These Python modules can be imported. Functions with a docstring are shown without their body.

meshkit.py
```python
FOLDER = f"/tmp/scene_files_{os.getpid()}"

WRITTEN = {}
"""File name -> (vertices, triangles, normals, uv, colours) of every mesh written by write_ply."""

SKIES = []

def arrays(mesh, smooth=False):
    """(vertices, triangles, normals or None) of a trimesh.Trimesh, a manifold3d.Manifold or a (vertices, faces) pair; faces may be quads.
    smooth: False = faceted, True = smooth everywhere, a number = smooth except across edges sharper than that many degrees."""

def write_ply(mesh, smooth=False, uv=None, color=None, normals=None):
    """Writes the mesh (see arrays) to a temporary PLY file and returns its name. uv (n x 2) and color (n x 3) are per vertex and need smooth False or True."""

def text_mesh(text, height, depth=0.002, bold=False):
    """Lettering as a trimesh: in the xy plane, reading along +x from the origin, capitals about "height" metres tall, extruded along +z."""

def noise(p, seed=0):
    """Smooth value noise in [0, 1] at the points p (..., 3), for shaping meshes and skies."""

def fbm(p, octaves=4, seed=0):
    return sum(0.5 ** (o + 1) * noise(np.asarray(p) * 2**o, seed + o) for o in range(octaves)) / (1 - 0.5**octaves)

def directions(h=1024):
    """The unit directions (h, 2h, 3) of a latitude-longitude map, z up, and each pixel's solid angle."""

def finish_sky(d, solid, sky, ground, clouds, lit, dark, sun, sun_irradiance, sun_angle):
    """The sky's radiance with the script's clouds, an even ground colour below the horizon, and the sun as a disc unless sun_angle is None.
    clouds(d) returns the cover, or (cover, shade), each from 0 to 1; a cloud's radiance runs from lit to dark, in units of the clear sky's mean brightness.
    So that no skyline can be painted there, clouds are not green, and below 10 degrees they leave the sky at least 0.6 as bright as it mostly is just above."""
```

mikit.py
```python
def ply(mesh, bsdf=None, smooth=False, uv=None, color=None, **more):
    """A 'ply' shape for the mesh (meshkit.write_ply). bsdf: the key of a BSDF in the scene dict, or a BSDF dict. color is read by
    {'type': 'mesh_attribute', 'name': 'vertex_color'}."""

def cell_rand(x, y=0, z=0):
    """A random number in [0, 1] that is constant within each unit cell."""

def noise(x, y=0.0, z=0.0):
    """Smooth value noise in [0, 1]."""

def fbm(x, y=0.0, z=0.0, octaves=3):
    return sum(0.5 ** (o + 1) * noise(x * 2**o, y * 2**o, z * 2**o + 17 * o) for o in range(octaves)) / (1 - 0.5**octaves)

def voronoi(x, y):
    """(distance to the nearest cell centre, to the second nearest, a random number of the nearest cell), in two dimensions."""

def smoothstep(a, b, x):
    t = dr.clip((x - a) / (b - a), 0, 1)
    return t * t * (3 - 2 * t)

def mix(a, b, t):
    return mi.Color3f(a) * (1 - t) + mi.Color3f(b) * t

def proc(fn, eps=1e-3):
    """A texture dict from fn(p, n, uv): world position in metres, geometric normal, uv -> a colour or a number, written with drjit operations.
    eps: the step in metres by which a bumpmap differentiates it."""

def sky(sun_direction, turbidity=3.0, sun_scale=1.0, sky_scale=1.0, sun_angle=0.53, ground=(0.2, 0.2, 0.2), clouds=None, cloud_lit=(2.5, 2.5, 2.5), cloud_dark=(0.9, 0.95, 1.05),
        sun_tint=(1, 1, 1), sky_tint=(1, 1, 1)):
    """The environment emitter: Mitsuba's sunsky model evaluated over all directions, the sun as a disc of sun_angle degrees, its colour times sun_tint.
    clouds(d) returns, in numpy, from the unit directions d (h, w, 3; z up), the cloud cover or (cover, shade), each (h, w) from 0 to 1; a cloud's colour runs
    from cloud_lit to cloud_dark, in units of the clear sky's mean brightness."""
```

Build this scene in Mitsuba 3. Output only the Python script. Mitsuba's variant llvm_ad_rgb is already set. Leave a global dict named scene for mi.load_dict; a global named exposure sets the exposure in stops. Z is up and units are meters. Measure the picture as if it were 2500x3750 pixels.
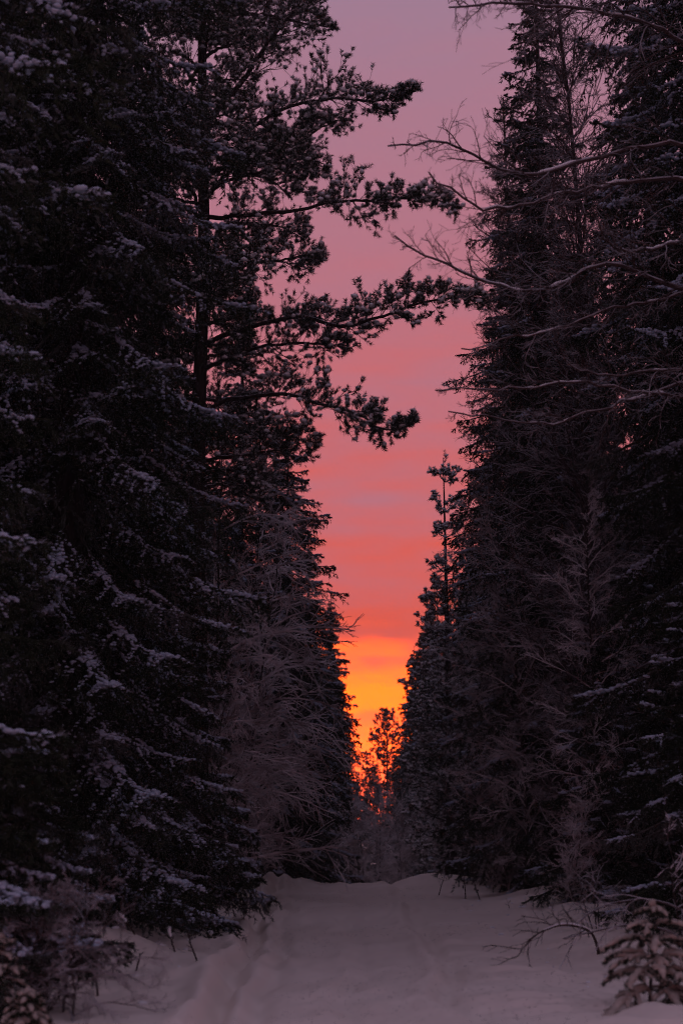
import math
import numpy as np, trimesh
import mitsuba as mi
import mikit, meshkit
from mikit import noise, fbm, smoothstep, mix

T = mi.ScalarTransform4f
scene, labels = {}, {}

# ------------------------------------------------------------------ camera, sky, exposure
TH, PS = math.radians(12.49), math.radians(1.3)
EYE = np.array([0.0, 0.0, 1.5])
FWD = np.array([-math.sin(PS) * math.cos(TH), math.cos(PS) * math.cos(TH), math.sin(TH)])
scene['camera'] = dict(type='thinlens', fov=26.99, fov_axis='x', near_clip=0.1, far_clip=3000.0, aperture_radius=0.018, focus_distance=30.0,
                       to_world=T().look_at(origin=EYE.tolist(), target=(EYE + FWD * 10).tolist(), up=[0, 0, 1]))
exposure = 2.68


def dusk_clouds(d):
    """The thin high cloud of the sunset: glowing coral above the clear strip at the horizon, greyer and bluer towards the zenith and away from the sun."""
    el = np.degrees(np.arcsin(np.clip(d[..., 2], -1, 1)))
    az = np.degrees(np.arctan2(d[..., 0], d[..., 1]))
    p = np.stack([d[..., 0] * 7, d[..., 1] * 7, el * 0.62], -1)
    n1 = meshkit.fbm(p, 4, 3)
    p2 = np.stack([d[..., 0] * 22 + 5, d[..., 1] * 22, el * 1.7], -1)
    n2 = meshkit.fbm(p2, 4, 11)
    away = np.clip((np.abs(az) - 25) / 80, 0, 1)
    cover = np.clip((el + (n2 - 0.5) * 4.2 + away * 3 - 4.5) / 3.6, 0, 1)
    cover = np.maximum(cover * cover * (3 - 2 * cover), np.clip((n2 - 0.57) * 6, 0, 0.8) * np.clip((el - 3.0) / 2, 0, 1))
    shade = np.clip((el - 8.3) / 25.0, 0, 1) ** 0.62 * 0.78 + 0.07 + np.clip((el - 36) / 30, 0, 0.16) + (n1 - 0.5) * 0.28 * np.clip((30 - el) / 14, 0.2, 1)
    shade = shade + (n2 - 0.5) * 0.50 * np.clip((el - 6) / 3, 0, 1) * np.clip((24 - el) / 10, 0.12, 1) + away * 0.5
    return cover, np.clip(shade, 0, 1)


scene['sky'] = mikit.sky([-0.004, math.cos(math.radians(1.0)), math.sin(math.radians(1.0))], turbidity=3, sun_scale=0.0, ground=(0.3, 0.3, 0.32),
                         clouds=dusk_clouds, cloud_lit=(4.25, 0.56, 0.34), cloud_dark=(1.47, 1.20, 1.80), sky_tint=(4.1, 0.70, 0.0))

# ------------------------------------------------------------------ materials
def two(b): return {'type': 'twosided', 'nested': b}
def dif(tex): return two({'type': 'diffuse', 'reflectance': tex if isinstance(tex, dict) else {'type': 'rgb', 'value': list(tex)}})


def snow_tone(p, n, uv):
    k = fbm(p.x * 1.3, p.y * 1.3, p.z * 1.3, 3)
    return mix((0.80, 0.82, 0.85), (0.88, 0.88, 0.89), k)


def ground_tone(p, n, uv):
    k = fbm(p.x * 0.9, p.y * 0.9, 0, 3)
    speck = smoothstep(0.80, 0.9, noise(p.x * 34, p.y * 34, 0)) * smoothstep(0.45, 0.7, fbm(p.x * 0.7 + 9, p.y * 0.7, 0, 2))
    return mix(mix((0.77, 0.67, 0.59), (0.87, 0.78, 0.70), k), (0.22, 0.17, 0.14), speck * 0.5)


def blue_lit_tone(p, n, uv):  # dim bluish skylight is painted into the colour of the bough snow
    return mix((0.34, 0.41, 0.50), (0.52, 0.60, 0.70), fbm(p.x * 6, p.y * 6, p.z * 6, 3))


def warm_lit_tone(p, n, uv):  # warm light on the nearest saplings, put into their snow colour
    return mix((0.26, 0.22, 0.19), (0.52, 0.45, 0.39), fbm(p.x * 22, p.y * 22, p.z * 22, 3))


def snow_grain(p, n, uv):
    return 0.010 * fbm(p.x * 9, p.y * 9, 0, 3) + 0.004 * noise(p.x * 60, p.y * 60, 0)


def spruce_tone(p, n, uv):
    f = smoothstep(0.52, 0.82, fbm(p.x * 1.1, p.y * 1.1, p.z * 1.6, 3)) * 0.20
    return mix(mix((0.016, 0.024, 0.015), (0.032, 0.040, 0.024), noise(p.x * 7, p.y * 7, p.z * 7)), (0.40, 0.40, 0.42), f)


def pine_tone(p, n, uv):
    f = smoothstep(0.42, 0.75, fbm(p.x * 2.3, p.y * 2.3, p.z * 3.0, 3)) * 0.14
    return mix(mix((0.020, 0.030, 0.020), (0.040, 0.052, 0.032), noise(p.x * 9, p.y * 9, p.z * 9)), (0.42, 0.42, 0.44), f)


def bark_tone(p, n, uv):
    k = fbm(p.x * 26, p.y * 26, p.z * 5, 3)
    s = smoothstep(0.25, 0.7, n.z + (noise(p.x * 14, p.y * 14, p.z * 14) - 0.5) * 0.7)
    return mix(mix((0.018, 0.014, 0.013), (0.050, 0.038, 0.034), k), (0.74, 0.75, 0.78), s * 0.85)


def twig_tone(p, n, uv):
    s = smoothstep(-0.35, 0.45, n.z + (noise(p.x * 8, p.y * 8, p.z * 8) - 0.5) * 1.1)
    return mix((0.055, 0.040, 0.038), (0.70, 0.69, 0.72), s * 0.66)


def bare_tone(p, n, uv):
    s = smoothstep(-0.1, 0.6, n.z + (noise(p.x * 8, p.y * 8, p.z * 8) - 0.5) * 1.1)
    return mix((0.060, 0.042, 0.040), (0.62, 0.60, 0.63), s * 0.48)


def frost_tone(p, n, uv):
    return mix((0.08, 0.09, 0.10), (0.34, 0.37, 0.41), fbm(p.x * 5, p.y * 5, p.z * 5, 3))


def hoar_tone(p, n, uv):
    s = smoothstep(0.25, 0.7, fbm(p.x * 1.7, p.y * 1.7, p.z * 1.7, 3))
    return mix((0.22, 0.18, 0.18), (0.68, 0.64, 0.65), s)


scene['snow'] = dif(mikit.proc(snow_tone))
scene['ground_snow'] = two({'type': 'bumpmap', 'arbitrary': mikit.proc(snow_grain, eps=0.01), 'scale': 1.0,
                            'bsdf': {'type': 'diffuse', 'reflectance': mikit.proc(ground_tone)}})
scene['warm_lit_snow'] = dif(mikit.proc(warm_lit_tone))
scene['blue_lit_snow'] = dif(mikit.proc(blue_lit_tone))
scene['spruce_needle'] = dif(mikit.proc(spruce_tone))
scene['pine_needle'] = dif(mikit.proc(pine_tone))
scene['bark'] = dif(mikit.proc(bark_tone))
scene['twig'] = dif(mikit.proc(twig_tone))
scene['bare_twig'] = dif(mikit.proc(bare_tone))
scene['hoar'] = dif(mikit.proc(hoar_tone))
scene['frost'] = dif(mikit.proc(frost_tone))
scene['stem'] = dif((0.05, 0.035, 0.028))


# ------------------------------------------------------------------ mesh helpers
class MB:
    def __init__(self): self.v, self.f, self.n = [], [], 0
    def add(self, v, f):
        if len(v):
            self.v.append(v.astype(np.float32)); self.f.append(f + self.n); self.n += len(v)
        return self
    def get(self): return np.vstack(self.v), np.vstack(self.f)


def unit(a): return a / (np.linalg.norm(a, axis=-1, keepdims=True) + 1e-12)


def side_of(t):
    a = np.cross(t, np.where(np.abs(t[..., 2:]) < 0.9, [0, 0, 1.0], [1.0, 0, 0]))
    return unit(a)


def tubes(P, R, sides=3, flat=1.0):
    """Polylines P (n, k, 3) with radii R (n, k) as open tubes; flat squeezes them vertically."""
    n, k, _ = P.shape
    t = unit(np.gradient(P, axis=1))
    a = side_of(t); b = np.cross(t, a)
    ang = np.arange(sides) * 2 * np.pi / sides + 0.5
    v = P[:, :, None] + R[:, :, None, None] * (np.cos(ang)[:, None] * a[:, :, None] + flat * np.sin(ang)[:, None] * b[:, :, None])
    i, j = np.meshgrid(np.arange(k - 1), np.arange(sides), indexing='ij')
    q = np.stack([i * sides + j, i * sides + (j + 1) % sides, (i + 1) * sides + (j + 1) % sides, (i + 1) * sides + j], -1).reshape(-1, 4)
    f = np.vstack([q[:, [0, 1, 2]], q[:, [0, 2, 3]]])
    return v.reshape(-1, 3), (f[None] + (np.arange(n) * k * sides)[:, None, None]).reshape(-1, 3)


def along(P, t):
    """Points and tangents of polylines P (n, k, 3) at parameters t (n, m)."""
    k = P.shape[1]
    x = np.clip(t, 0, 1) * (k - 1)
    i = np.minimum(x.astype(int), k - 2); w = (x - i)[..., None]
    r = np.arange(len(P))[:, None]
    A, B = P[r, i], P[r, i + 1]
    return A * (1 - w) + B * w, unit(B - A), (i, w[..., 0])


def run(B, D, L, k, rng, g=0.0, wig=0.1):
    """Polylines from B (n, 3) along D of length L (n,), bending by g per unit length in z and wandering."""
    P = [B]; d = unit(D); step = (L / (k - 1))[:, None]
    for _ in range(k - 1):
        d = unit(d + rng.normal(0, wig, d.shape) + np.array([0, 0, 1.0]) * (np.asarray(g).reshape(-1, 1) * step))
        P.append(P[-1] + d * step)
    return np.stack(P, 1)


def sprout(P, per, t0, t1, ang, rng, flat=0.0):
    """per children on every polyline: bases, directions, parameters (n*per), parent's index. flat=1 keeps them in the horizontal plane."""
    n = len(P)
    t = t0 + (t1 - t0) * (np.arange(per)[None] + rng.random((n, per))) / per
    B, tan, _ = along(P, t)
    a = side_of(tan); b = np.cross(a, tan)
    phi = rng.random((n, per)) * 2 * np.pi
    s = np.where(rng.random((n, per)) < 0.5, -1, 1)
    ca, sa = np.cos(phi) * (1 - flat) + s * flat, np.sin(phi) * (1 - flat) + rng.normal(0, 0.15, (n, per)) * flat
    rad = unit(ca[..., None] * a + sa[..., None] * b)
    an = ang * rng.uniform(0.7, 1.25, (n, per))[..., None]
    D = np.cos(an) * tan + np.sin(an) * rad
    return B.reshape(-1, 3), D.reshape(-1, 3), t.reshape(-1), np.repeat(np.arange(n), per)


def needles(B, D, L, m, nl, nw, rng, spread=0.8, tip=0.05):
    """m thin triangles on each shoot from B (n, 3) along D, length L (n,)."""
    n = len(B); D = unit(D)
    t = rng.random((n, m)) * (1 - tip)
    phi = rng.random((n, m)) * 2 * np.pi
    a = side_of(D); b = np.cross(D, a)
    rad = np.cos(phi)[..., None] * a[:, None] + np.sin(phi)[..., None] * b[:, None]
    d = unit(D[:, None] * rng.uniform(0.45, 1.0, (n, m))[..., None] + rad * spread)
    base = B[:, None] + D[:, None] * (t * L[:, None])[..., None]
    w = unit(np.cross(d, rng.normal(0, 1, (n, m, 3)))) * nw * 0.5
    ln = nl * rng.uniform(0.7, 1.3, (n, m))[..., None]
    v = np.stack([base - w, base + w, base + d * ln], 2)
    return v, d


def tri(v):
    v = v.reshape(-1, 3)
    return v, np.arange(len(v)).reshape(-1, 3)


ICO = trimesh.creation.icosphere(subdivisions=1, radius=1.0)
ICO0 = trimesh.creation.icosahedron()


def blobs(C, R, rng, flat=0.65, fine=False):
    s = ICO if fine else ICO0
    v = np.array(s.vertices); n = len(C)
    jit = 1 + rng.normal(0, 0.16, (n, len(v), 1))
    sc = R[:, None, None] * np.stack([rng.uniform(0.8, 1.3, n), rng.uniform(0.8, 1.3, n), np.full(n, flat)], -1)[:, None]
    V = C[:, None] + v[None] * jit * sc
    return V.reshape(-1, 3), (np.array(s.faces)[None] + (np.arange(n) * len(v))[:, None, None]).reshape(-1, 3)


def pillows(P, r, rng, sides=5, k=None, lift=0.6, lump=0.35):
    """Lumpy snow lying along polylines P with typical radius r (n,), rounded off at both ends."""
    n = len(P); k = k or P.shape[1]
    t = np.tile(np.linspace(0, 1, k), (n, 1))
    Q, _, _ = along(P, t)
    body = np.clip(np.minimum(t, 1 - t) * 7, 0.05, 1) ** 0.5
    R = r[:, None] * body * (1 + rng.uniform(-lump, lump, (n, k)))
    Q = Q + np.array([0, 0, 1.0]) * (R * lift)[..., None]
    return tubes(Q, R, sides, 0.8)


def place_mesh(vf, M):
    v, f = vf
    return v @ M[:3, :3].T + M[:3, 3], f


def turn(pos=(0, 0, 0), az=0.0, tilt=0.0, s=1.0):
    """Scale, tilt the local x axis up by tilt, turn to azimuth az (from +x), move."""
    c, sn = math.cos(az), math.sin(az); ct, st = math.cos(tilt), math.sin(tilt)
    Rz = np.array([[c, -sn, 0], [sn, c, 0], [0, 0, 1]]); Ry = np.array([[ct, 0, -st], [0, 1, 0], [st, 0, ct]])
    M = np.eye(4); M[:3, :3] = Rz @ Ry * s; M[:3, 3] = pos
    return M


# ------------------------------------------------------------------ scene helpers
taken = {}


def numbered(name):
    k = taken.get(name, -1) + 1; taken[name] = k
    return name if k == 0 else f'{name}_{k:03d}'


def say(key, label=None, cat=None, group=None, kind=None):
    labels[key] = {k: v for k, v in dict(label=label, category=cat, group=group, kind=kind).items() if v}


def put(key, vf, bsdf, smooth=False, kind=None, M=None):
    key = numbered(key)
    scene[key] = vf if isinstance(vf, dict) else mikit.ply(vf, bsdf, smooth=smooth)
    if M is not None: scene[key] = {**scene[key], 'to_world': T(M)}
    if kind: labels[key] = {'kind': kind}
    return key


# ------------------------------------------------------------------ ground
def sstep(a, b, x):
    t = np.clip((x - a) / (b - a), 0, 1); return t * t * (3 - 2 * t)


def ground_z(x, y):
    x, y = np.asarray(x, float), np.asarray(y, float)
    P = np.stack([x, y, 0 * x], -1)
    z = -0.055 * np.maximum(y - 39, 0) * sstep(37, 46, y) * (1 - 0.35 * sstep(120, 260, y))
    z = np.maximum(z, -9.0)
    far = 1 - sstep(34, 60, y)
    w = (meshkit.fbm(P * 0.35, 3, 5) - 0.5)
    edgel, edger = x + 2.3 + 0.035 * (y - 10) * 0.6 + w * 1.2, x - 2.2 - w * 1.4
    z = z + 0.22 * sstep(0, -1.6, edgel) + 0.24 * sstep(0, 1.8, edger)
    z = z + (meshkit.fbm(P * 0.8 + 7, 4, 9) - 0.5) * 0.15 * (1 + 2.0 * sstep(2.0, 4.0, np.abs(x)))
    z = z + (meshkit.fbm(P * np.array([1.3, 4.5, 1]) + 3, 3, 21) - 0.5) * 0.10 * sstep(0.2, 1.6, x) * far      # wind ridges on the right
    for c, dep in ((-1.42 - 0.042 * (y - 10.8), 0.15), (-1.05 - 0.042 * (y - 10.8), 0.08), (-0.2 - 0.02 * (y - 10.8), 0.03), (0.75 - 0.012 * (y - 10.8), 0.08)):                       # old sledge track
        u = x - c + (meshkit.fbm(P * 0.5 + 19, 2, 2) - 0.5) * 0.5
        z = z + far * dep * (0.7 * np.exp(-((u + 0.15) / 0.12) ** 2) - np.exp(-((u - 0.10) / 0.12) ** 2))
    z = z + (meshkit.fbm(P * np.array([5.0, 2.2, 1]) + 31, 3, 33) - 0.5) * 0.07 * far
    for cx, cy, h, rx, ry in ((1.35, 38, 0.30, 0.75, 2.2), (2.2, 37, 0.16, 0.6, 2.0), (-2.6, 39, 0.22, 0.55, 2.0), (-1.9, 39.5, 0.10, 0.35, 1.5), (-3.0, 17.5, 0.14, 0.6, 1.4),
                              (2.25, 11.75, 0.16, 0.40, 0.40), (1.75, 11.2, 0.10, 0.5, 0.25), (-2.1, 15.2, 0.10, 0.35, 0.6), (-2.3, 19.5, 0.12, 0.4, 0.8), (1.5, 13.2, 0.07, 0.45, 0.35), (2.9, 27, 0.12, 0.8, 2)):
        z = z + h * np.exp(-((x - cx) / rx) ** 2 - ((y - cy) / ry) ** 2)
    return z


def gz(x, y): return float(ground_z(np.array([x]), np.array([y]))[0])


xs = np.unique(np.concatenate([np.linspace(-900, -40, 12), np.linspace(-40, -6, 40), np.linspace(-6, 6, 260), np.linspace(6, 40, 40), np.linspace(40, 900, 12)]))
ys = np.unique(np.concatenate([np.linspace(-400, -10, 12), np.linspace(-10, 8, 20), np.linspace(8, 24, 340), np.linspace(24, 46, 160), np.linspace(46, 200, 50), np.linspace(200, 1500, 14)]))
gx, gy = np.meshgrid(xs, ys)
nx, ny = len(xs), len(ys)
i, j = np.meshgrid(np.arange(ny - 1), np.arange(nx - 1), indexing='ij')
a = (i * nx + j).ravel()
put('snowy_ground', (np.stack([gx, gy, ground_z(gx, gy)], -1).reshape(-1, 3), np.vstack([np.stack([a, a + 1, a + nx + 1], 1), np.stack([a, a + nx + 1, a + nx], 1)])), 'ground_snow', smooth=True)
say('snowy_ground', 'snow covered forest track with a soft sledge groove between the trees', 'snow', kind='structure')


# ------------------------------------------------------------------ spruce
def make_bough(L, seed, lod=0, droop=0.75, snow=1.0):
    """One bough along +x: (needles and twigs, snow). Side twigs hang like a fringe."""
    rng = np.random.default_rng(seed)
    s = np.linspace(0, 1, 12)
    axis = np.stack([L * s * (1 - 0.10 * s), np.cumsum(rng.normal(0, 0.018 * L, 12)) * s, L * (-droop * s + droop * 0.40 * s ** 2.4)], -1)[None]
    wood, soft, white, frost = MB(), MB(), MB(), MB()
    wood.add(*tubes(axis, (0.018 * L ** 0.7 * (1 - 0.85 * s) + 0.003)[None], 5 if lod == 0 else 3))
    step = (0.095, 0.14, 0.22, 0.34)[lod]
    per = max(5 if lod < 2 else 3, int(L * 0.92 / step))
    t = 0.08 + 0.90 * (np.arange(per) + rng.random(per) * 0.7) / per
    B, tan, _ = along(axis, t[None]); B, tan = B[0], tan[0]
    sgn = np.where(np.arange(per) % 2, -1, 1) * np.where(rng.random(per) < 0.12, -1, 1)
    lat = unit(np.cross(tan, [0, 0, 1.0])) * sgn[:, None]
    an = rng.uniform(0.75, 1.15, per)[:, None]
    D = np.cos(an) * tan + np.sin(an) * lat + np.array([0, 0, -0.15])
    l1 = np.clip(L * 0.42 * (1 - t) ** 0.5 * np.clip(t * 6, 0.4, 1), 0.12, 0.95) * rng.uniform(0.6, 1.25, per)
    P1 = run(B, D, l1, (5, 4, 3, 3)[lod], rng, g=-1.5, wig=0.07)
    if lod < 3: wood.add(*tubes(P1, (0.0035 + 0.003 * l1)[:, None] * np.linspace(1, 0.5, P1.shape[1])[None], 3))
    # sub-shoots of the twigs, and shoots hanging from the axis
    B2, D2, t2, own = sprout(P1, (7, 5, 3, 2)[lod] if L > 1 else (4, 3, 2, 1)[lod], 0.12, 1.0, 0.75, rng, flat=0.55)
    D2 = unit(D2 + np.array([0, 0, -1.0]) * rng.uniform(0.0, 1.1, len(D2))[:, None])
    l2 = np.clip(l1[own] * 0.42, 0.07, 0.30) * rng.uniform(0.6, 1.3, len(own))
    Bh, Dh, _, _ = sprout(axis, int(per * 1.2), 0.1, 0.97, 1.0, rng, flat=0.2)
    Dh = unit(Dh * 0.4 + np.array([0, 0, -1.0])); lh = np.clip(rng.uniform(0.08, 0.32, len(Bh)) * L ** 0.5, 0.05, 0.4)
    seg = np.stack([P1[:, :-1], P1[:, 1:]], 2).reshape(-1, 2, 3)
    ax = np.stack([axis[0, 3:-1], axis[0, 4:]], 1)
    B3 = np.vstack([B2, seg[:, 0], ax[:, 0], Bh]); E3 = np.vstack([B2 + D2 * l2[:, None], seg[:, 1], ax[:, 1], Bh + Dh * lh[:, None]])
    D3 = unit(E3 - B3); L3 = np.linalg.norm(E3 - B3, axis=1); nb = len(B3) - len(Bh)
    m = (9, 7, 5, 5)[lod]
    nv, nd = needles(B3, D3, L3, m, (0.050, 0.065, 0.10, 0.16)[lod], (0.018, 0.030, 0.056, 0.10)[lod], rng, 0.62)
    # snow lies in one or two drifts on the outer bough, with fingers down its twigs; a little frost on the upper needles there
    pr = np.zeros(len(B3)); side = unit(np.cross(axis[0, -1] - axis[0, 0], [0, 0, 1.0]))
    npatch = int(rng.random() < 1.15 * snow) + int(rng.random() < 0.75 * snow)
    c0 = rng.uniform(0.62, 0.90)
    for pc in (c0, c0 - rng.uniform(0.28, 0.45))[:npatch]:
        h = rng.uniform(0.13, 0.25) * (1 if L > 1 else 1.5); scale = (1.0, 1.15, 1.5, 2.2)[lod] * min(1.0, 0.5 + 0.3 * L)
        n0 = max(4, int(2 * h * L / (0.020 * scale ** 1.6)))
        sc = np.clip(pc + h * np.clip(rng.normal(0, 0.5, n0), -1, 1), 0.05, 0.99)
        C, _, _ = along(axis, sc[None])
        edge = 1 - 0.55 * np.abs(sc - pc) / h
        r = rng.uniform(0.020, 0.045, n0) * edge * scale
        C = C[0] + side * (rng.normal(0, 0.055, n0) * edge)[:, None] * scale + np.array([0, 0, 1.0]) * (0.45 * r + rng.uniform(-0.01, 0.02, n0))[:, None]
        white.add(*blobs(C, r, rng, 0.62, False))
        tw = np.nonzero((np.abs(t - pc) < h * 1.2) & (rng.random(per) < 0.85))[0]
        if len(tw):
            nk = (11, 7, 4, 3)[lod]; u = np.sort(rng.random((len(tw), nk)), 1) * rng.uniform(0.45, 0.95, len(tw))[:, None]
            C, _, _ = along(P1[tw], u); r = (rng.uniform(0.014, 0.034, (len(tw), nk)) * (1 - 0.5 * u) * scale).ravel()
            C = C.reshape(-1, 3) + rng.normal(0, 0.008, (len(r), 3)) + np.array([0, 0, 1.0]) * (0.5 * r)[:, None]
            white.add(*blobs(C, r, rng, 0.6, False))
        lateral = np.abs((B3 - axis[0, 0]) @ side)
        pr = np.maximum(pr, np.clip(1.5 - np.abs(B3[:, 0] / axis[0, -1, 0] - pc) / h, 0, 0.85) * np.clip(1.25 - lateral / 0.55, 0, 1))
    pr[nb:] *= 0.25
    caught = ((rng.random(len(B3)) < np.maximum(pr, 0.04 * snow))[:, None]) & (nd[..., 2] > -0.1) & (rng.random(nv.shape[:2]) < 0.8)
    soft.add(*tri(nv[~caught]))
    if caught.any(): frost.add(*tri(nv[caught] + np.array([0, 0, 0.006])))
    if not white.v: white.add(*tri(nv[:1, :1] + 0.01))
    if not frost.v: frost.add(*tri(nv[:1, :1] + 0.01))
    soft.add(*wood.get())
    return soft.get(), white.get(), frost.get()


SIZES = (0.45, 0.8, 1.3, 1.9, 2.5)
BOUGHS = {}


def bough(size, var, lod, snow=1.0):
    key = (size, var, lod, snow)
    if key not in BOUGHS:
        BOUGHS[key] = make_bough(SIZES[size], 100 + 17 * size + 5 * var + 1000 * lod + int(10 * snow) * 77, lod, (0.35, 0.5, 0.66, 0.84, 0.98)[size], snow)
    return BOUGHS[key]


DICTS = {}


def shared(key, vf, bsdf, smooth=False):
    if key not in DICTS: DICTS[key] = mikit.ply(vf, bsdf, smooth=smooth)
    return DICTS[key]


def spruce_plan(H, R, seed, low=0.35, gap=0.36, shape=0.75):
    """(z, azimuth, tilt, length) of every bough of a spruce H tall and R wide at the foot."""
    rng = np.random.default_rng(seed)
    out, z = [], low
    while z < H - 0.25:
        u = z / H
        r = R * min(1.0, (1 - u) / shape) ** 0.9 + 0.12
        n = 6 if u < 0.8 else 5
        a0 = rng.random() * 6.28
        for k in range(n):
            out.append((z + rng.uniform(-0.18, 0.18), a0 + k * 6.283 / n + rng.normal(0, 0.22), rng.normal(0, 0.10) + 0.55 * max(0, u - 0.45), r * rng.choice([0.62, 0.8, 0.95, 1.0, 1.12, 1.2])))
        z += gap * rng.uniform(0.8, 1.2) * (1.0 if u < 0.7 else 0.75)
    return out


def trunk_mesh(H, r0, seed, lean=0.02, sides=10, k=16):
    rng = np.random.default_rng(seed)
    s = np.linspace(0, 1, k)
    P = np.stack([lean * H * s + np.cumsum(rng.normal(0, 0.02, k)), np.cumsum(rng.normal(0, 0.02, k)), -0.3 + (H + 0.3) * s], -1)[None]
    P[0, 0, :2] = 0
    return tubes(P, (r0 * (1 - 0.93 * s) * (1 + 0.5 * np.exp(-s * 22)))[None], sides), P


def size_for(L): return int(np.argmin([abs(math.log(L / s)) for s in SIZES]))


def spruce_parts(name, x, y, H, R, seed, label, snow=1.0, lodz=99, keep=None, low=0.35, gap=0.36, shape=0.75, group=None):
    """A near spruce whose every bough is a part, with its snow as the bough's own part."""
    key = numbered(name); say(key, label, 'spruce', group)
    z0 = gz(x, y)
    tv, _ = trunk_mesh(H, 0.011 * H, seed, 0.0)
    put(key + '__trunk', tv, 'bark', smooth=True, M=turn((x, y, z0)))
    top, cap = MB(), MB()
    for z, az, tilt, L in spruce_plan(H, R, seed, low, gap, shape):
        if keep and not keep(z, az):                     # the boughs above the frame, as one part
            sz = size_for(L); sv, wv, _ = bough(sz, 0, 2, 0.5); M = turn((0, 0, z), az, tilt, L / SIZES[sz])
            top.add(*place_mesh(sv, M)); cap.add(*place_mesh(wv, M))
            continue
        sz = size_for(L); var = int(abs(math.sin(z * 91.7 + az * 13.1)) * 997) % 5; lod = 0 if z < lodz else 1
        M = turn((x, y, z0 + z), az, tilt, L / SIZES[sz])
        sv, wv, fv = bough(sz, var, lod, snow)
        b = put(key + '__bough', shared(('b', sz, var, lod, snow), sv, 'spruce_needle'), None, kind='stuff', M=M)
        put(b + '__snow', shared(('w', sz, var, lod, snow), wv, 'blue_lit_snow', True), None, kind='stuff', M=M)
        put(b + '__frost', shared(('f', sz, var, lod, snow), fv, 'frost'), None, kind='stuff', M=M)
    if top.v:
        c = put(key + '__upper_crown', top.get(), 'spruce_needle', kind='stuff', M=turn((x, y, z0)))
        put(c + '__snow', cap.get(), 'blue_lit_snow', smooth=True, kind='stuff', M=turn((x, y, z0)))
    return key


TREES = {}


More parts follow.
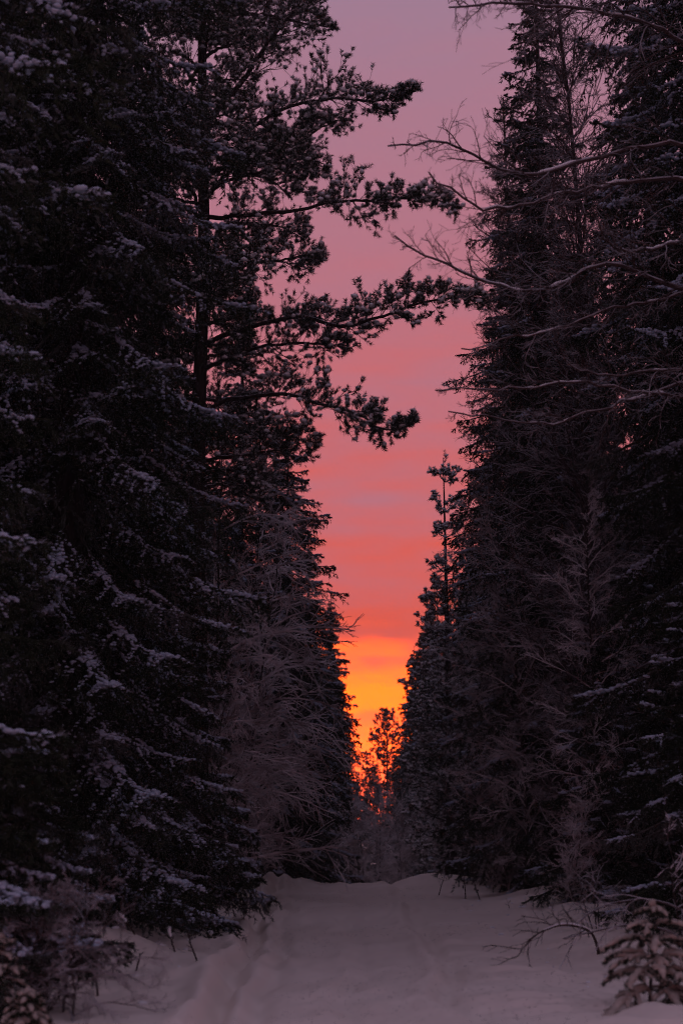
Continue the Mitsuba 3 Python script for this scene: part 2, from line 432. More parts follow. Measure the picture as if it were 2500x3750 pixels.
def spruce_whole(H, R, seed, lod, snow, low=0.35, gap=0.36, shape=0.75):
    """(trunk, crown, snow) of a spruce as three shared meshes."""
    k = (H, R, seed, lod, snow, low, gap, shape)
    if k not in TREES:
        c, w, fr = MB(), MB(), MB()
        for z, az, tilt, L in spruce_plan(H, R, seed, low, gap, shape):
            sz = size_for(L); var = int(abs(math.sin(z * 91.7 + az * 13.1)) * 997) % 5
            sv, wv, fv = bough(sz, var, lod, snow); M = turn((0, 0, z), az, tilt, L / SIZES[sz])
            c.add(*place_mesh(sv, M)); w.add(*place_mesh(wv, M)); fr.add(*place_mesh(fv, M))
        tv, _ = trunk_mesh(H, 0.011 * H, seed, 0.0, 7, 8)
        TREES[k] = (mikit.ply(tv, 'bark', smooth=True), mikit.ply(c.get(), 'spruce_needle'), mikit.ply(w.get(), 'blue_lit_snow', smooth=True), mikit.ply(fr.get(), 'frost'))
    return TREES[k]


def stand(name, parts, x, y, label, cat, s=1.0, az=0.0, names=('trunk', 'crown', 'snow', 'frost'), group=None, z=None):
    key = numbered(name); say(key, label, cat, group)
    M = turn((x, y, gz(x, y) if z is None else z), az, 0, s)
    for nm, d in zip(names, parts):
        put(f'{key}__{nm}', d, None, kind=None if nm in ('trunk', 'stem') else 'stuff', M=M)
    return key


# ------------------------------------------------------------------ pine
def tufts(B, D, rng, m=34, L=0.14, nl=0.085, nw=0.010, frost=0.18, snow=0.55, r=0.05):
    """Needle brushes on shoots from B along D: (needles, snow)."""
    green, white = MB(), MB()
    LL = np.full(len(B), L) * rng.uniform(0.7, 1.3, len(B))
    v, d = needles(B, D, LL, m, nl, nw, rng, 1.0, 0.0)
    c = (d[..., 2] > 0.25) & (rng.random(d.shape[:2]) < frost)
    green.add(*tri(v[~c])); white.add(*tri(v[c]))
    on = rng.random(len(B)) < snow
    if on.any():
        C = B[on] + unit(D[on]) * (LL[on] * rng.uniform(0.35, 0.9, on.sum()))[:, None] + np.array([0, 0, 0.025])
        white.add(*blobs(C, r * rng.uniform(0.55, 1.35, on.sum()), rng))
    return green, white


def pine_limb(axis, rng, bare=0.3, spread=0.75, dens=1.0, r0=0.05, snow=0.55, rise=0.5, lod=0):
    """A limb along the points axis: (wood, needles, snow). Its foliage stands on twigs in the outer part."""
    A = np.asarray(axis, float)
    seg = np.concatenate([[0], np.cumsum(np.linalg.norm(np.diff(A, axis=0), axis=1))]); Ln = seg[-1]
    k = 22
    from scipy.interpolate import PchipInterpolator
    s = np.linspace(0, Ln, k)
    P = np.stack([PchipInterpolator(seg, A[:, c])(s) for c in range(3)], -1)
    P[1:-1] += rng.normal(0, 0.012, (k - 2, 3))
    P = P[None]; wood = MB()
    rad = r0 * (1 - 0.82 * np.linspace(0, 1, k)) + 0.004
    wood.add(*tubes(P, rad[None], 6))
    n1 = max(6, int(Ln * (1 - bare) * 8.5 * dens))
    B, D, t, _ = sprout(P, n1, bare, 0.99, 0.95, rng, flat=0.45)
    D = unit(D + np.array([0, 0, rise]) * rng.uniform(-0.25, 1, n1)[:, None])
    l1 = spread * rng.uniform(0.45, 1.15, n1) * np.clip((1.06 - t) * 2.2, 0.25, 1) * np.clip((t - bare) * 5 + 0.35, 0.35, 1)
    P1 = run(B, D, l1, 5, rng, g=0.35, wig=0.16)
    wood.add(*tubes(P1, (0.005 + 0.008 * l1)[:, None] * np.linspace(1, 0.45, 5)[None], 4))
    n2 = (6, 3)[lod]
    B2, D2, t2, own = sprout(P1, n2, 0.25, 1.0, 0.8, rng, flat=0.15)
    D2 = unit(D2 + np.array([0, 0, 0.35])); l2 = np.clip(0.42 * l1[own] * rng.uniform(0.5, 1.2, len(own)), 0.05, 0.32)
    P2 = run(B2, D2, l2, 3, rng, g=0.6, wig=0.2)
    wood.add(*tubes(P2, np.full((len(P2), 3), 0.0045), 3))
    ends = np.vstack([P2[:, 2], P1[:, 4], P1[:, 3], P2[:, 1]]); dirs = np.vstack([P2[:, 2] - P2[:, 1], P1[:, 4] - P1[:, 3], P1[:, 3] - P1[:, 2], P2[:, 1] - P2[:, 0]])
    keep = np.concatenate([np.ones(len(P2) + len(P1)), rng.random(len(P1)) < 0.6, rng.random(len(P2)) < 0.35]) > 0
    dirs = unit(dirs) + np.array([0, 0, 0.35])
    g, w = tufts(ends[keep], dirs[keep], rng, (32, 16)[lod], 0.11, (0.075, 0.10)[lod], (0.015, 0.030)[lod], snow=snow)
    # snow lying along the limb
    for _ in range(2 if snow > 0.3 else 0):
        a0 = rng.uniform(bare * 0.6, 0.8)
        q, _, _ = along(P, np.linspace(a0, a0 + rng.uniform(0.08, 0.2), 8)[None])
        w.add(*pillows(q, np.array([0.026]), rng, 6, 10, lift=1.0))
    return wood.get(), g.get(), w.get()


def add_limb(key, limb, label=None):
    b = put(key + '__limb', limb[0], 'bark', smooth=True)
    if label: say(b, label)
    put(b + '__needles', limb[1], 'pine_needle', kind='stuff')
    put(b + '__snow', limb[2], 'snow', smooth=True, kind='stuff')


PINE_LIMBS = [
    ([(-3.50, 27.0, 18.3), (-2.83, 26.75, 18.13), (-2.08, 26.5, 17.9), (-1.43, 26.25, 17.6), (-0.89, 26.0, 17.35)], 0.2, 0.9, 0.055),
    ([(-3.52, 27.0, 15.5), (-3.2, 27.1, 16.14), (-2.67, 27.2, 16.88), (-2.14, 27.3, 17.85), (-1.59, 27.4, 18.62), (-1.23, 27.5, 19.52)], 0.3, 0.95, 0.07),
    ([(-3.53, 27.0, 15.15), (-2.59, 26.6, 15.37), (-1.51, 26.2, 15.73), (-0.62, 25.8, 15.64), (0.16, 25.4, 15.37), (0.87, 25.0, 15.34)], 0.34, 0.7, 0.05),
    ([(-3.53, 27.0, 14.62), (-2.6, 26.75, 14.77), (-1.52, 26.5, 15.02), (-0.98, 26.25, 15.27), (-0.67, 26.0, 15.28)], 0.25, 0.75, 0.045),
    ([(-3.53, 27.0, 13.66), (-2.57, 26.58, 13.53), (-1.32, 26.17, 13.45), (-0.79, 25.75, 13.40), (0.06, 25.33, 13.22), (0.8, 24.92, 13.10), (1.55, 24.5, 12.74)], 0.47, 0.55, 0.05),
    ([(-3.52, 27.0, 13.94), (-2.86, 26.75, 14.39), (-2.04, 26.5, 14.45), (-1.41, 26.25, 14.37), (-1.01, 26.0, 14.11)], 0.3, 0.7, 0.045),
    ([(-3.51, 27.0, 12.33), (-2.74, 26.75, 12.5), (-1.85, 26.5, 12.52), (-1.32, 26.25, 12.5), (-0.95, 26.0, 12.3)], 0.2, 0.62, 0.04),
    ([(-3.48, 27.0, 10.85), (-2.53, 26.58, 11.1), (-1.48, 26.17, 11.2), (-0.45, 25.75, 10.85), (0.38, 25.33, 10.95), (1.02, 24.92, 11.03), (2.05, 24.5, 10.9)], 0.36, 0.62, 0.055),
    ([(-3.47, 27.0, 10.3), (-2.64, 26.88, 10.7), (-1.76, 26.75, 10.85), (-1.15, 26.62, 10.8), (-0.46, 26.5, 10.7)], 0.15, 0.8, 0.05),
    ([(-3.45, 27.0, 9.4), (-2.69, 26.67, 9.7), (-1.81, 26.33, 9.68), (-0.96, 26.0, 9.35), (-0.29, 25.67, 9.08), (0.28, 25.33, 8.66), (0.8, 25.0, 8.71)], 0.3, 0.6, 0.05),
    ([(-3.43, 27.0, 8.51), (-2.52, 26.88, 8.61), (-1.83, 26.75, 8.66), (-1.4, 26.62, 8.84), (-1.06, 26.5, 8.67)], 0.3, 0.65, 0.04),
    ([(-3.54, 27.0, 12.33), (-3.5, 26.0, 11.9), (-3.2, 25.2, 11.6), (-2.7, 24.6, 11.35)], 0.25, 0.8, 0.04),
    ([(-3.61, 27.0, 15.69), (-3.96, 26.17, 15.45), (-4.26, 25.33, 14.97), (-4.36, 24.5, 14.39)], 0.3, 0.8, 0.04),
    ([(-3.61, 27.0, 15.59), (-3.72, 26.33, 15.44), (-3.11, 25.67, 15.22), (-2.61, 25.0, 14.89)], 0.25, 0.8, 0.04),
]


def big_pine():
    key = numbered('pine_tree'); say(key, 'tall pine on the left whose long snow dusted limbs reach out over the track', 'pine')
    rng = np.random.default_rng(8)
    s = np.linspace(0, 1, 24); zz = -0.2 + 23.2 * s
    P = np.stack([-3.30 - 0.012 * zz + 0.04 * np.sin(zz * 0.6), 27 + 0 * zz, gz(-3.3, 27) + zz], -1)[None]
    put(key + '__trunk', tubes(P, (0.20 * (1 - 0.72 * s) * (1 + 0.4 * np.exp(-s * 25)))[None], 12), 'bark', smooth=True)
    for n, (pts, bare, spr, r0) in enumerate(PINE_LIMBS):
        add_limb(key, pine_limb(pts, rng, bare * 0.9, spr * 1.12, 2.0, r0, snow=0.28), 'long level limb, bare near the trunk, tufted at its tip' if n == 4 else None)
    for q in range(66):       # the other limbs, round the trunk
        z = 7.5 + 14.8 * (q + rng.random()) / 66
        az = rng.uniform(0, 6.283); L = rng.choice([0.9, 1.4, 1.9, 2.3, 2.7]) * rng.uniform(0.85, 1.1) * (1 - 0.25 * (z - 7) / 15)
        if abs((az + math.pi) % (2 * math.pi) - math.pi) < 0.6 and z < 13: L *= 0.5
        b = np.array([-3.30 - 0.012 * z, 27, z]); d = np.array([math.cos(az), math.sin(az), 0])
        pts = [b, b + d * L * 0.35 + [0, 0, 0.12 * L], b + d * L * 0.7 + [0, 0, 0.14 * L], b + d * L + [0, 0, 0.02 * L]]
        add_limb(key, pine_limb(pts, rng, 0.15, 0.85, 1.35, 0.04, snow=0.30))


def young_pine(H, R, seed, low=0.8, snow=0.7, lod=1, gap=0.5, open_top=0):
    """(trunk, crown, snow) of a dense young pine."""
    rng = np.random.default_rng(seed)
    c, w, g2 = MB(), MB(), MB()
    (tv, tf), P = trunk_mesh(H, 0.012 * H, seed, 0.0, 7, 10); g2.add(tv, tf)
    z = low
    while z < H - 0.3:
        u = z / H; r = R * min(1, (1 - u) / 0.62) ** (1.15 if open_top else 0.8) + (0.30 if open_top else 0.15)
        nk = 3 if z > H - open_top else 5
        for k in range(nk):
            az = k * 6.283 / nk + rng.normal(0, 0.3) + z * 2.1; L = r * rng.uniform(0.7, 1.15)
            b = np.array([0, 0, z]); d = np.array([math.cos(az), math.sin(az), 0])
            up = 0.25 + 0.5 * u
            pts = [b, b + d * L * 0.5 + [0, 0, L * 0.5 * up * 0.7], b + d * L + [0, 0, L * up]]
            a_, g_, w_ = pine_limb(pts, rng, 0.2, 0.40, 0.8, 0.02, snow, 0.5, lod)
            g2.add(*a_); c.add(*g_); w.add(*w_)
        z += gap * rng.uniform(0.8, 1.2) * (2.0 if z > H - open_top else 1)
    top = np.array([[0, 0, H - 0.25], [0.05, 0, H - 0.1], [0, 0.03, H]]); gg, ww = tufts(top, np.tile([0, 0, 1.0], (3, 1)), rng, 30, 0.2, 0.1, 0.02)
    c.add(*gg.get()); w.add(*ww.get())
    return mikit.ply(g2.get(), 'bark', smooth=True), mikit.ply(c.get(), 'pine_needle'), mikit.ply(w.get(), 'snow', smooth=True)


# ------------------------------------------------------------------ bare, frosted broadleaves
def smooth_path(pts, k):
    from scipy.interpolate import PchipInterpolator
    A = np.asarray(pts, float)
    seg = np.concatenate([[0], np.cumsum(np.linalg.norm(np.diff(A, axis=0), axis=1))]); s = np.linspace(0, seg[-1], k)
    return np.stack([PchipInterpolator(seg, A[:, c])(s) for c in range(3)], -1), seg[-1]


def birch_limb(pts, rng, r0=0.035, dens=1.0, hang=-0.5, twl=0.9, fine=0.007, lat=None):
    """A long bare limb: (limb with its twigs, snow on it)."""
    P, Ln = smooth_path(pts, 26)
    P[1:-1] += rng.normal(0, 0.018, (24, 3)); P = P[None]
    m = MB(); m.add(*tubes(P, (r0 * (1 - 0.8 * np.linspace(0, 1, 26)) + 0.004)[None], 7))
    n1 = int(Ln * 4.2 * dens)
    B, D, t, _ = sprout(P, n1, 0.12, 0.98, 0.75, rng, flat=0.35)
    l1 = twl * rng.uniform(0.3, 1.2, n1) * np.clip((1.1 - t) * 1.8, 0.3, 1)
    P1 = run(B, D, l1, 7, rng, g=hang, wig=0.13)
    m.add(*tubes(P1, (fine + 0.006 * l1)[:, None] * np.linspace(1, 0.5, 7)[None], 4))
    B2, D2, t2, own = sprout(P1, 6, 0.1, 1.0, 0.7, rng, flat=0.2)
    l2 = np.clip(0.5 * l1[own] * rng.uniform(0.3, 1.2, len(own)), 0.06, 0.6)
    P2 = run(B2, D2, l2, 5, rng, g=hang * 1.2, wig=0.14)
    m.add(*tubes(P2, np.full((len(P2), 1), fine * 0.75) * np.linspace(1, 0.55, 5)[None], 3))
    B3, D3, t3, own3 = sprout(P2, 2, 0.2, 1.0, 0.7, rng)
    P3 = run(B3, D3, np.clip(l2[own3] * 0.5, 0.04, 0.2), 3, rng, g=hang, wig=0.15)
    m.add(*tubes(P3, np.full((len(P3), 3), fine * 0.5), 3))
    w = MB()
    for _ in range(int(Ln * 1.2)):
        a0 = rng.uniform(0.0, 0.75)
        q, _, _ = along(P, np.linspace(a0, a0 + rng.uniform(0.05, 0.16), 7)[None])
        w.add(*pillows(q, np.array([r0 * (1 - 0.7 * a0) * rng.uniform(0.45, 0.8)]), rng, 5, 9, lift=1.5, lump=0.3))
    return m.get(), w.get()


BIRCH_LIMBS = [
    [(4.78, 18.0, 11.2), (4.27, 17.71, 12.0), (3.7, 17.43, 12.14), (3.13, 17.14, 12.09), (2.51, 16.86, 12.02), (1.85, 16.57, 11.91), (1.32, 16.29, 11.72), (0.98, 16.0, 11.5)],
    [(4.78, 18.0, 10.5), (4.22, 17.85, 10.55), (3.67, 17.7, 10.45), (3.12, 17.55, 10.25), (2.57, 17.4, 10.02), (2.03, 17.25, 9.83), (1.57, 17.1, 9.86), (1.28, 16.95, 9.99), (0.94, 16.8, 10.02), (0.21, 16.5, 9.88)],
    [(4.78, 18.0, 9.9), (4.04, 17.86, 10.04), (3.42, 17.71, 9.92), (2.58, 17.57, 9.73), (1.99, 17.43, 9.49), (1.51, 17.29, 9.37), (1.17, 17.14, 9.49), (0.74, 17.0, 9.76)],
    [(4.78, 18.0, 8.85), (3.91, 16.8, 8.65), (3.38, 16.6, 8.51), (3.02, 16.4, 8.42), (2.86, 16.2, 8.43), (2.71, 16.0, 8.65)],
    [(4.78, 18.0, 8.2), (3.73, 17.83, 8.6), (3.13, 17.67, 8.75), (2.53, 17.5, 8.45), (1.94, 17.33, 8.25), (1.48, 17.17, 8.32), (0.86, 16.83, 8.46), (0.28, 16.5, 8.67)],
    [(4.78, 18.0, 7.1), (3.83, 16.83, 7.0), (3.43, 16.67, 6.95), (3.08, 16.5, 6.83), (2.79, 16.33, 6.78), (2.5, 16.17, 6.76), (2.23, 16.0, 6.9)],
    [(4.78, 18.0, 6.9), (3.44, 17.33, 6.88), (2.6, 17.17, 6.95), (2.03, 17.0, 6.84), (1.42, 16.83, 6.78), (0.76, 16.5, 6.66)],
    [(4.78, 18.0, 8.7), (3.72, 17.83, 8.29), (3.28, 17.67, 8.17), (2.51, 17.5, 7.85), (1.92, 17.33, 7.62), (1.35, 17.17, 7.48), (1.12, 17.0, 7.36)],
    [(4.78, 18.0, 7.4), (3.66, 17.83, 7.03), (2.77, 17.67, 6.7), (2.19, 17.5, 6.51), (1.62, 17.33, 6.55), (0.94, 17.0, 6.54)],
    [(4.78, 18.0, 12.2), (4.1, 17.5, 12.9), (3.2, 17.0, 13.1), (2.0, 16.4, 12.9), (1.0, 15.9, 12.5), (0.3, 15.6, 12.1)],
]


def near_birch():
    key = numbered('birch_tree'); say(key, 'bare birch at the right edge sending long dark snow lined limbs over the track', 'birch')
    rng = np.random.default_rng(31)
    s = np.linspace(0, 1, 16); zz = -0.2 + 15.2 * s
    P = np.stack([4.78 + 0.03 * np.sin(zz), 18 + 0.04 * np.cos(zz * 0.8), gz(4.78, 18) + zz], -1)[None]
    put(key + '__trunk', tubes(P, (0.13 * (1 - 0.8 * s))[None], 10), 'bark', smooth=True)
    for n, pts in enumerate(BIRCH_LIMBS):
        mv, wv = birch_limb(pts, rng, 0.036 if n < 5 else 0.026, 2.2 if n in (0, 9) else 1.7 if n < 5 else 1.2, hang=-0.9 if n in (0, 9) else -0.15, twl=1.25 if n in (0, 9) else (1.0 if n < 5 else 0.75), fine=0.0058)
        b = put(key + '__limb', mv, 'bare_twig', kind='stuff'); put(b + '__snow', wv, 'snow', smooth=True, kind='stuff')


def bare_tree(H, seed, n0=16, spread=1.6, up=0.6, fine=0.006, per=(9, 6, 4), r0=0.06, low=0.15, hang=-0.25, stems=1, side=None):
    """A leafless frosted tree or sapling: (stem, twigs)."""
    rng = np.random.default_rng(seed)
    B = np.zeros((stems, 3)); B[:, :2] = rng.normal(0, 0.18 if stems > 1 else 0, (stems, 2)); B[:, 2] = -0.15
    D = np.tile([0, 0, 1.0], (stems, 1)) + rng.normal(0, 0.16 if stems > 1 else 0.02, (stems, 3))
    P0 = run(B, D, H * (rng.uniform(0.75, 1.05, stems) if stems > 1 else np.ones(1)), 14, rng, 0.0, 0.05 if stems > 1 else 0.025)
    st = MB().add(*tubes(P0, np.tile(r0 * (1 - 0.85 * np.linspace(0, 1, 14)), (stems, 1)), 6))
    tw = MB()
    B, D, t, own = sprout(P0, n0, low, 0.99, 1.0, rng)
    D = unit(D + np.array([0, 0, up]) * rng.uniform(-0.4, 1, len(D))[:, None])
    if side is not None: D = unit(D + np.array(side) * rng.uniform(0, 1, len(D))[:, None])
    l = spread * rng.uniform(0.45, 1.15, len(B)) * np.clip((1.15 - t) * 1.6, 0.3, 1)
    P1 = run(B, D, l, 9, rng, hang, 0.10)
    tw.add(*tubes(P1, (fine * 1.3 + 0.006 * l)[:, None] * np.linspace(1, 0.45, 9)[None], 4))
    B, D, t, own = sprout(P1, per[0], 0.1, 1.0, 0.7, rng); l2 = np.clip(0.5 * l[own] * (1.15 - 0.7 * t) * rng.uniform(0.5, 1.2, len(own)), 0.08, 1.2)
    P2 = run(B, D, l2, 6, rng, hang, 0.12)
    tw.add(*tubes(P2, np.full((len(P2), 1), fine) * np.linspace(1.1, 0.6, 6)[None], 3))
    B, D, t, own = sprout(P2, per[1], 0.1, 1.0, 0.65, rng); l3 = np.clip(0.5 * l2[own] * rng.uniform(0.4, 1.2, len(own)), 0.05, 0.5)
    P3 = run(B, D, l3, 4, rng, hang, 0.13)
    tw.add(*tubes(P3, np.full((len(P3), 1), fine * 0.7) * np.linspace(1, 0.6, 4)[None], 3))
    if per[2]:
        B, D, t, own = sprout(P3, per[2], 0.15, 1.0, 0.65, rng)
        P4 = run(B, D, np.clip(0.5 * l3[own], 0.03, 0.2), 2, rng, hang, 0.1)
        tw.add(*tubes(P4, np.full((len(P4), 2), fine * 0.6), 3))
    return st.get(), tw.get()


def bare_dicts(bs='twig', **kw):
    st, tw = bare_tree(**kw)
    return mikit.ply(st, 'bark', smooth=True), mikit.ply(tw, bs)


# ------------------------------------------------------------------ planting
# left row
spruce_parts('spruce_tree', -4.3, 19.5, 30, 2.4, 3, 'big dark spruce on the left, drooping boughs of bluish snow in front of the pine', 1.5, lodz=13, shape=0.5, keep=lambda z, az: z < 16.5)
spruce_parts('spruce_tree', -5.7, 13.2, 28, 2.75, 14, 'nearest dark spruce at the left edge, its boughs hanging down to the snow bank', 0.4, lodz=9, shape=0.5, keep=lambda z, az: z < 12.5)
big_pine()
LA = spruce_whole(12.8, 2.0, 41, 1, 0.5, shape=0.6, gap=0.30); LB = spruce_whole(20, 2.4, 52, 1, 0.6, shape=0.62); LC = spruce_whole(25, 2.4, 63, 1, 0.35, shape=0.55)
FA = spruce_whole(17, 2.2, 71, 2, 0.5, shape=0.75); FB = spruce_whole(22, 2.8, 82, 3, 0.4, shape=0.6, gap=0.45); SA = spruce_whole(5.5, 1.55, 55, 0, 0.9, low=0.15, gap=0.25, shape=0.9)
SD = spruce_whole(5.5, 1.55, 58, 0, 0.3, low=0.15, gap=0.25, shape=0.9)
SB = spruce_whole(1.9, 0.95, 57, 0, 0.45, low=0.08, gap=0.13, shape=1.0)
stand('spruce_tree', LA, -2.5, 41, 'slim black spruce on the left with ragged tips against the pink sky', 'spruce', s=1.08)
stand('spruce_tree', LC, -6.0, 25, 'tall dark spruce standing between the big left spruce and the pine', 'spruce', az=2.6, s=1.05)
stand('spruce_tree', LB, -5.4, 32, 'broad dark spruce behind the pine, half hidden by hoar frosted saplings', 'spruce', az=1.0)
stand('spruce_tree', LB, -4.3, 45, 'dark spruce to the left of the slim black one, taller than it', 'spruce', az=3.1)
stand('spruce_tree', LB, -3.7, 53, 'dark spruce left of the orange gap, its lower boughs over the crest of the track', 'spruce', az=2.2, s=0.9)
stand('spruce_tree', FA, -3.1, 66, 'far spruce on the left edge of the orange gap', 'spruce', az=0.4)
stand('spruce_tree', FA, -3.9, 84, 'thin far spruce on the left, glowing sky showing through it', 'spruce', az=3.4)
stand('spruce_tree', SA, -3.0, 22.5, 'half grown snowy spruce filling the space below the pine limbs, left of the track', 'spruce', az=0.9)
stand('spruce_tree', SA, -3.7, 29.5, 'half grown spruce farther along the left bank, its foot in the drift', 'spruce', az=2.9, s=0.6)
stand('spruce_tree', SB, -3.4, 12.2, 'low spruce with brownish frosted boughs drooping over the snow at the lower left', 'spruce', az=0.4, s=1.3)
stand('spruce_tree', SB, -3.6, 14.5, 'low frosted spruce under the nearest left spruce, behind the brownish one', 'spruce', az=2.4, s=1.3)
# right row
stand('spruce_tree', SD, 4.0, 25.5, 'half grown dark spruce on the right bank behind the bare brush', 'spruce', az=4.9, s=0.9)
stand('spruce_tree', SD, 4.1, 18.3, 'half grown black spruce at the right edge above the young snowy one', 'spruce', az=1.9, s=0.85)
stand('spruce_tree', SD, 3.4, 36, 'small dark spruce on the right where the bank meets the mound', 'spruce', az=3.3, s=0.7)
spruce_parts('spruce_tree', 6.1, 22, 30, 2.6, 25, 'near black spruce at the right edge with a few snow caught bough tips', 0.7, lodz=12, shape=0.5, keep=lambda z, az: z < 18)
stand('spruce_tree', LC, 4.1, 32, 'tall spruce on the right behind the birch limbs, ragged edge to the sky', 'spruce', az=0.7, s=0.93)
stand('spruce_tree', LB, 4.5, 37, 'spruce close behind the tall right one, filling its right flank', 'spruce', az=5.9, s=1.05)
stand('spruce_tree', LC, 8.2, 30, 'black spruce deep on the right between the birch stem and the edge spruce', 'spruce', az=1.9)
stand('spruce_tree', LB, 4.1, 40, 'spruce on the right behind the little pine top, dark fringed boughs', 'spruce', az=4.0)
stand('spruce_tree', LB, 5.2, 48, 'dark spruce behind the frosted birches on the right', 'spruce', az=0.2)
stand('spruce_tree', LB, 4.6, 56, 'frosted spruce on the right of the orange gap', 'spruce', az=5.2, s=0.85)
stand('spruce_tree', FA, 4.9, 70, 'far spruce on the right edge of the orange gap', 'spruce', az=1.4)
stand('spruce_tree', FA, 5.6, 88, 'farthest spruce on the right, small and dark before the glow', 'spruce', az=2.4)
YP = young_pine(13.6, 1.05, 91, snow=0.95, open_top=5.0)
stand('pine_tree', YP, 2.35, 45, 'slender young pine on the right, snow lumps on its whorled top above the track', 'pine')
YQ = young_pine(10.5, 1.5, 92, snow=0.9)
stand('pine_tree', YQ, 2.9, 56, 'low frosted pine at the right side of the orange gap', 'pine', az=1.0)
YR = young_pine(12.6, 2.7, 93, snow=0.2)
stand('pine_tree', YR, 0.85, 98, 'small round topped pine standing alone in front of the orange glow', 'pine')
stand('pine_tree', YR, -0.3, 105, 'second round topped pine in the glow, overlapped by the taller one to its right', 'pine', az=2.6, s=0.74)
stand('pine_tree', YR, 1.75, 104, 'third round topped pine in the glow, right of the tallest one', 'pine', az=4.1, s=0.8)
# frosted broadleaves
near_birch()
BB = bare_dicts('bare_twig', H=15, seed=25, n0=60, spread=2.5, up=0.3, per=(8, 5, 2), r0=0.07, low=0.05, hang=-0.15, fine=0.009)
BA = bare_dicts('hoar', H=15, seed=5, n0=64, spread=2.7, up=0.15, per=(8, 5, 2), r0=0.07, low=0.05, hang=-0.18, fine=0.010)
BT = bare_dicts('bare_twig', H=22, seed=15, n0=170, spread=2.3, up=1.1, per=(8, 6, 2), r0=0.10, low=0.1, hang=0.12, fine=0.009)
stand('birch_tree', BT, 4.15, 28.0, 'tall thin birch on the upper right whose fine twigs rise against the sky', 'birch', names=('stem', 'twigs'))
stand('birch_tree', BT, 4.0, 33.5, 'slender birch beside the tip of the tall right spruce', 'birch', names=('stem', 'twigs'), az=2.2, s=0.88)
for (x, y, s, az, lab) in ((3.9, 28.5, 0.9, 0.0, 'thin stemmed birch on the right with a haze of fine upright twigs'), (3.5, 36, 0.8, 2.0, 'frosted birch filling the right side below the young pine'),
                           (3.2, 31, 0.62, 5.1, 'lower birch of level purple grey twigs on the right, mid height'),
                           (4.5, 33.5, 0.8, 5.6, 'frosted birch between the tall right spruce and the edge spruce, purple grey twigs'), (2.95, 33.5, 0.62, 1.7, 'hoar frosted birch veiling the inner edge of the right wall, nearest to the track'), (3.1, 39, 0.72, 4.6, 'hoar frosted birch close behind the young pine on the right'), (3.35, 37, 0.5, 3.0, 'low frosted birch whose twigs reach left towards the young pine'), (3.9, 25.5, 0.5, 0.9, 'short frosted birch low on the right, its twigs against the black spruce'),
                           (3.9, 43, 0.62, 1.1, 'small frosted birch beside the young pine, under its lowest limbs')):
    stand('birch_tree', BB if 3.85 < x < 4.2 and 27 < y < 40 else BA, x, y, lab, 'birch', names=('stem', 'twigs'), s=s, az=az)
HA = bare_dicts('hoar', H=10.5, seed=6, n0=30, spread=2.3, up=0.6, per=(8, 6, 0), r0=0.035, low=0.1, hang=-0.4, stems=3, fine=0.011, side=(0.6, -0.3, 0))
HB = bare_dicts('hoar', H=6.0, seed=7, n0=22, spread=1.4, up=0.8, per=(8, 6, 0), r0=0.025, low=0.05, hang=-0.35, stems=4, fine=0.010)
for (x, y, s, az, lab, d) in ((-3.2, 30.5, 1.15, 0, 'tall hoar frosted sapling clump right of the pine trunk', HA), (-2.95, 35.5, 1.12, 0.3, 'hoar frosted sapling clump below the slim black spruce', HA),
                              (-3.4, 28.6, 0.95, 3.0, 'hoar frosted saplings crowding the foot of the pine', HB), (-3.3, 37.5, 0.75, 4.0, 'low frosted bush on the left end of the snow crest', HB),
                              (-0.5, 58, 0.9, 0.5, 'pale frosted thicket just past the crest, left half', HB), (0.9, 60, 0.85, 2.5, 'pale frosted thicket just past the crest, right half', HB),
                              (0.2, 66, 1.15, 4.4, 'taller frosted thicket behind the ones past the crest', HB), (2.4, 48, 0.75, 5.0, 'frosted bush beside the mound on the right of the crest', HB),
                              (2.9, 33, 0.6, 1.2, 'frosted twiggy bush at the foot of the tall right spruce', HB), (3.3, 25, 0.45, 3.3, 'frosted twiggy bush low on the right bank', HB)):
    stand('frosted_sapling', d, x, y, lab, 'sapling', names=('stem', 'twigs'), s=s, az=az)
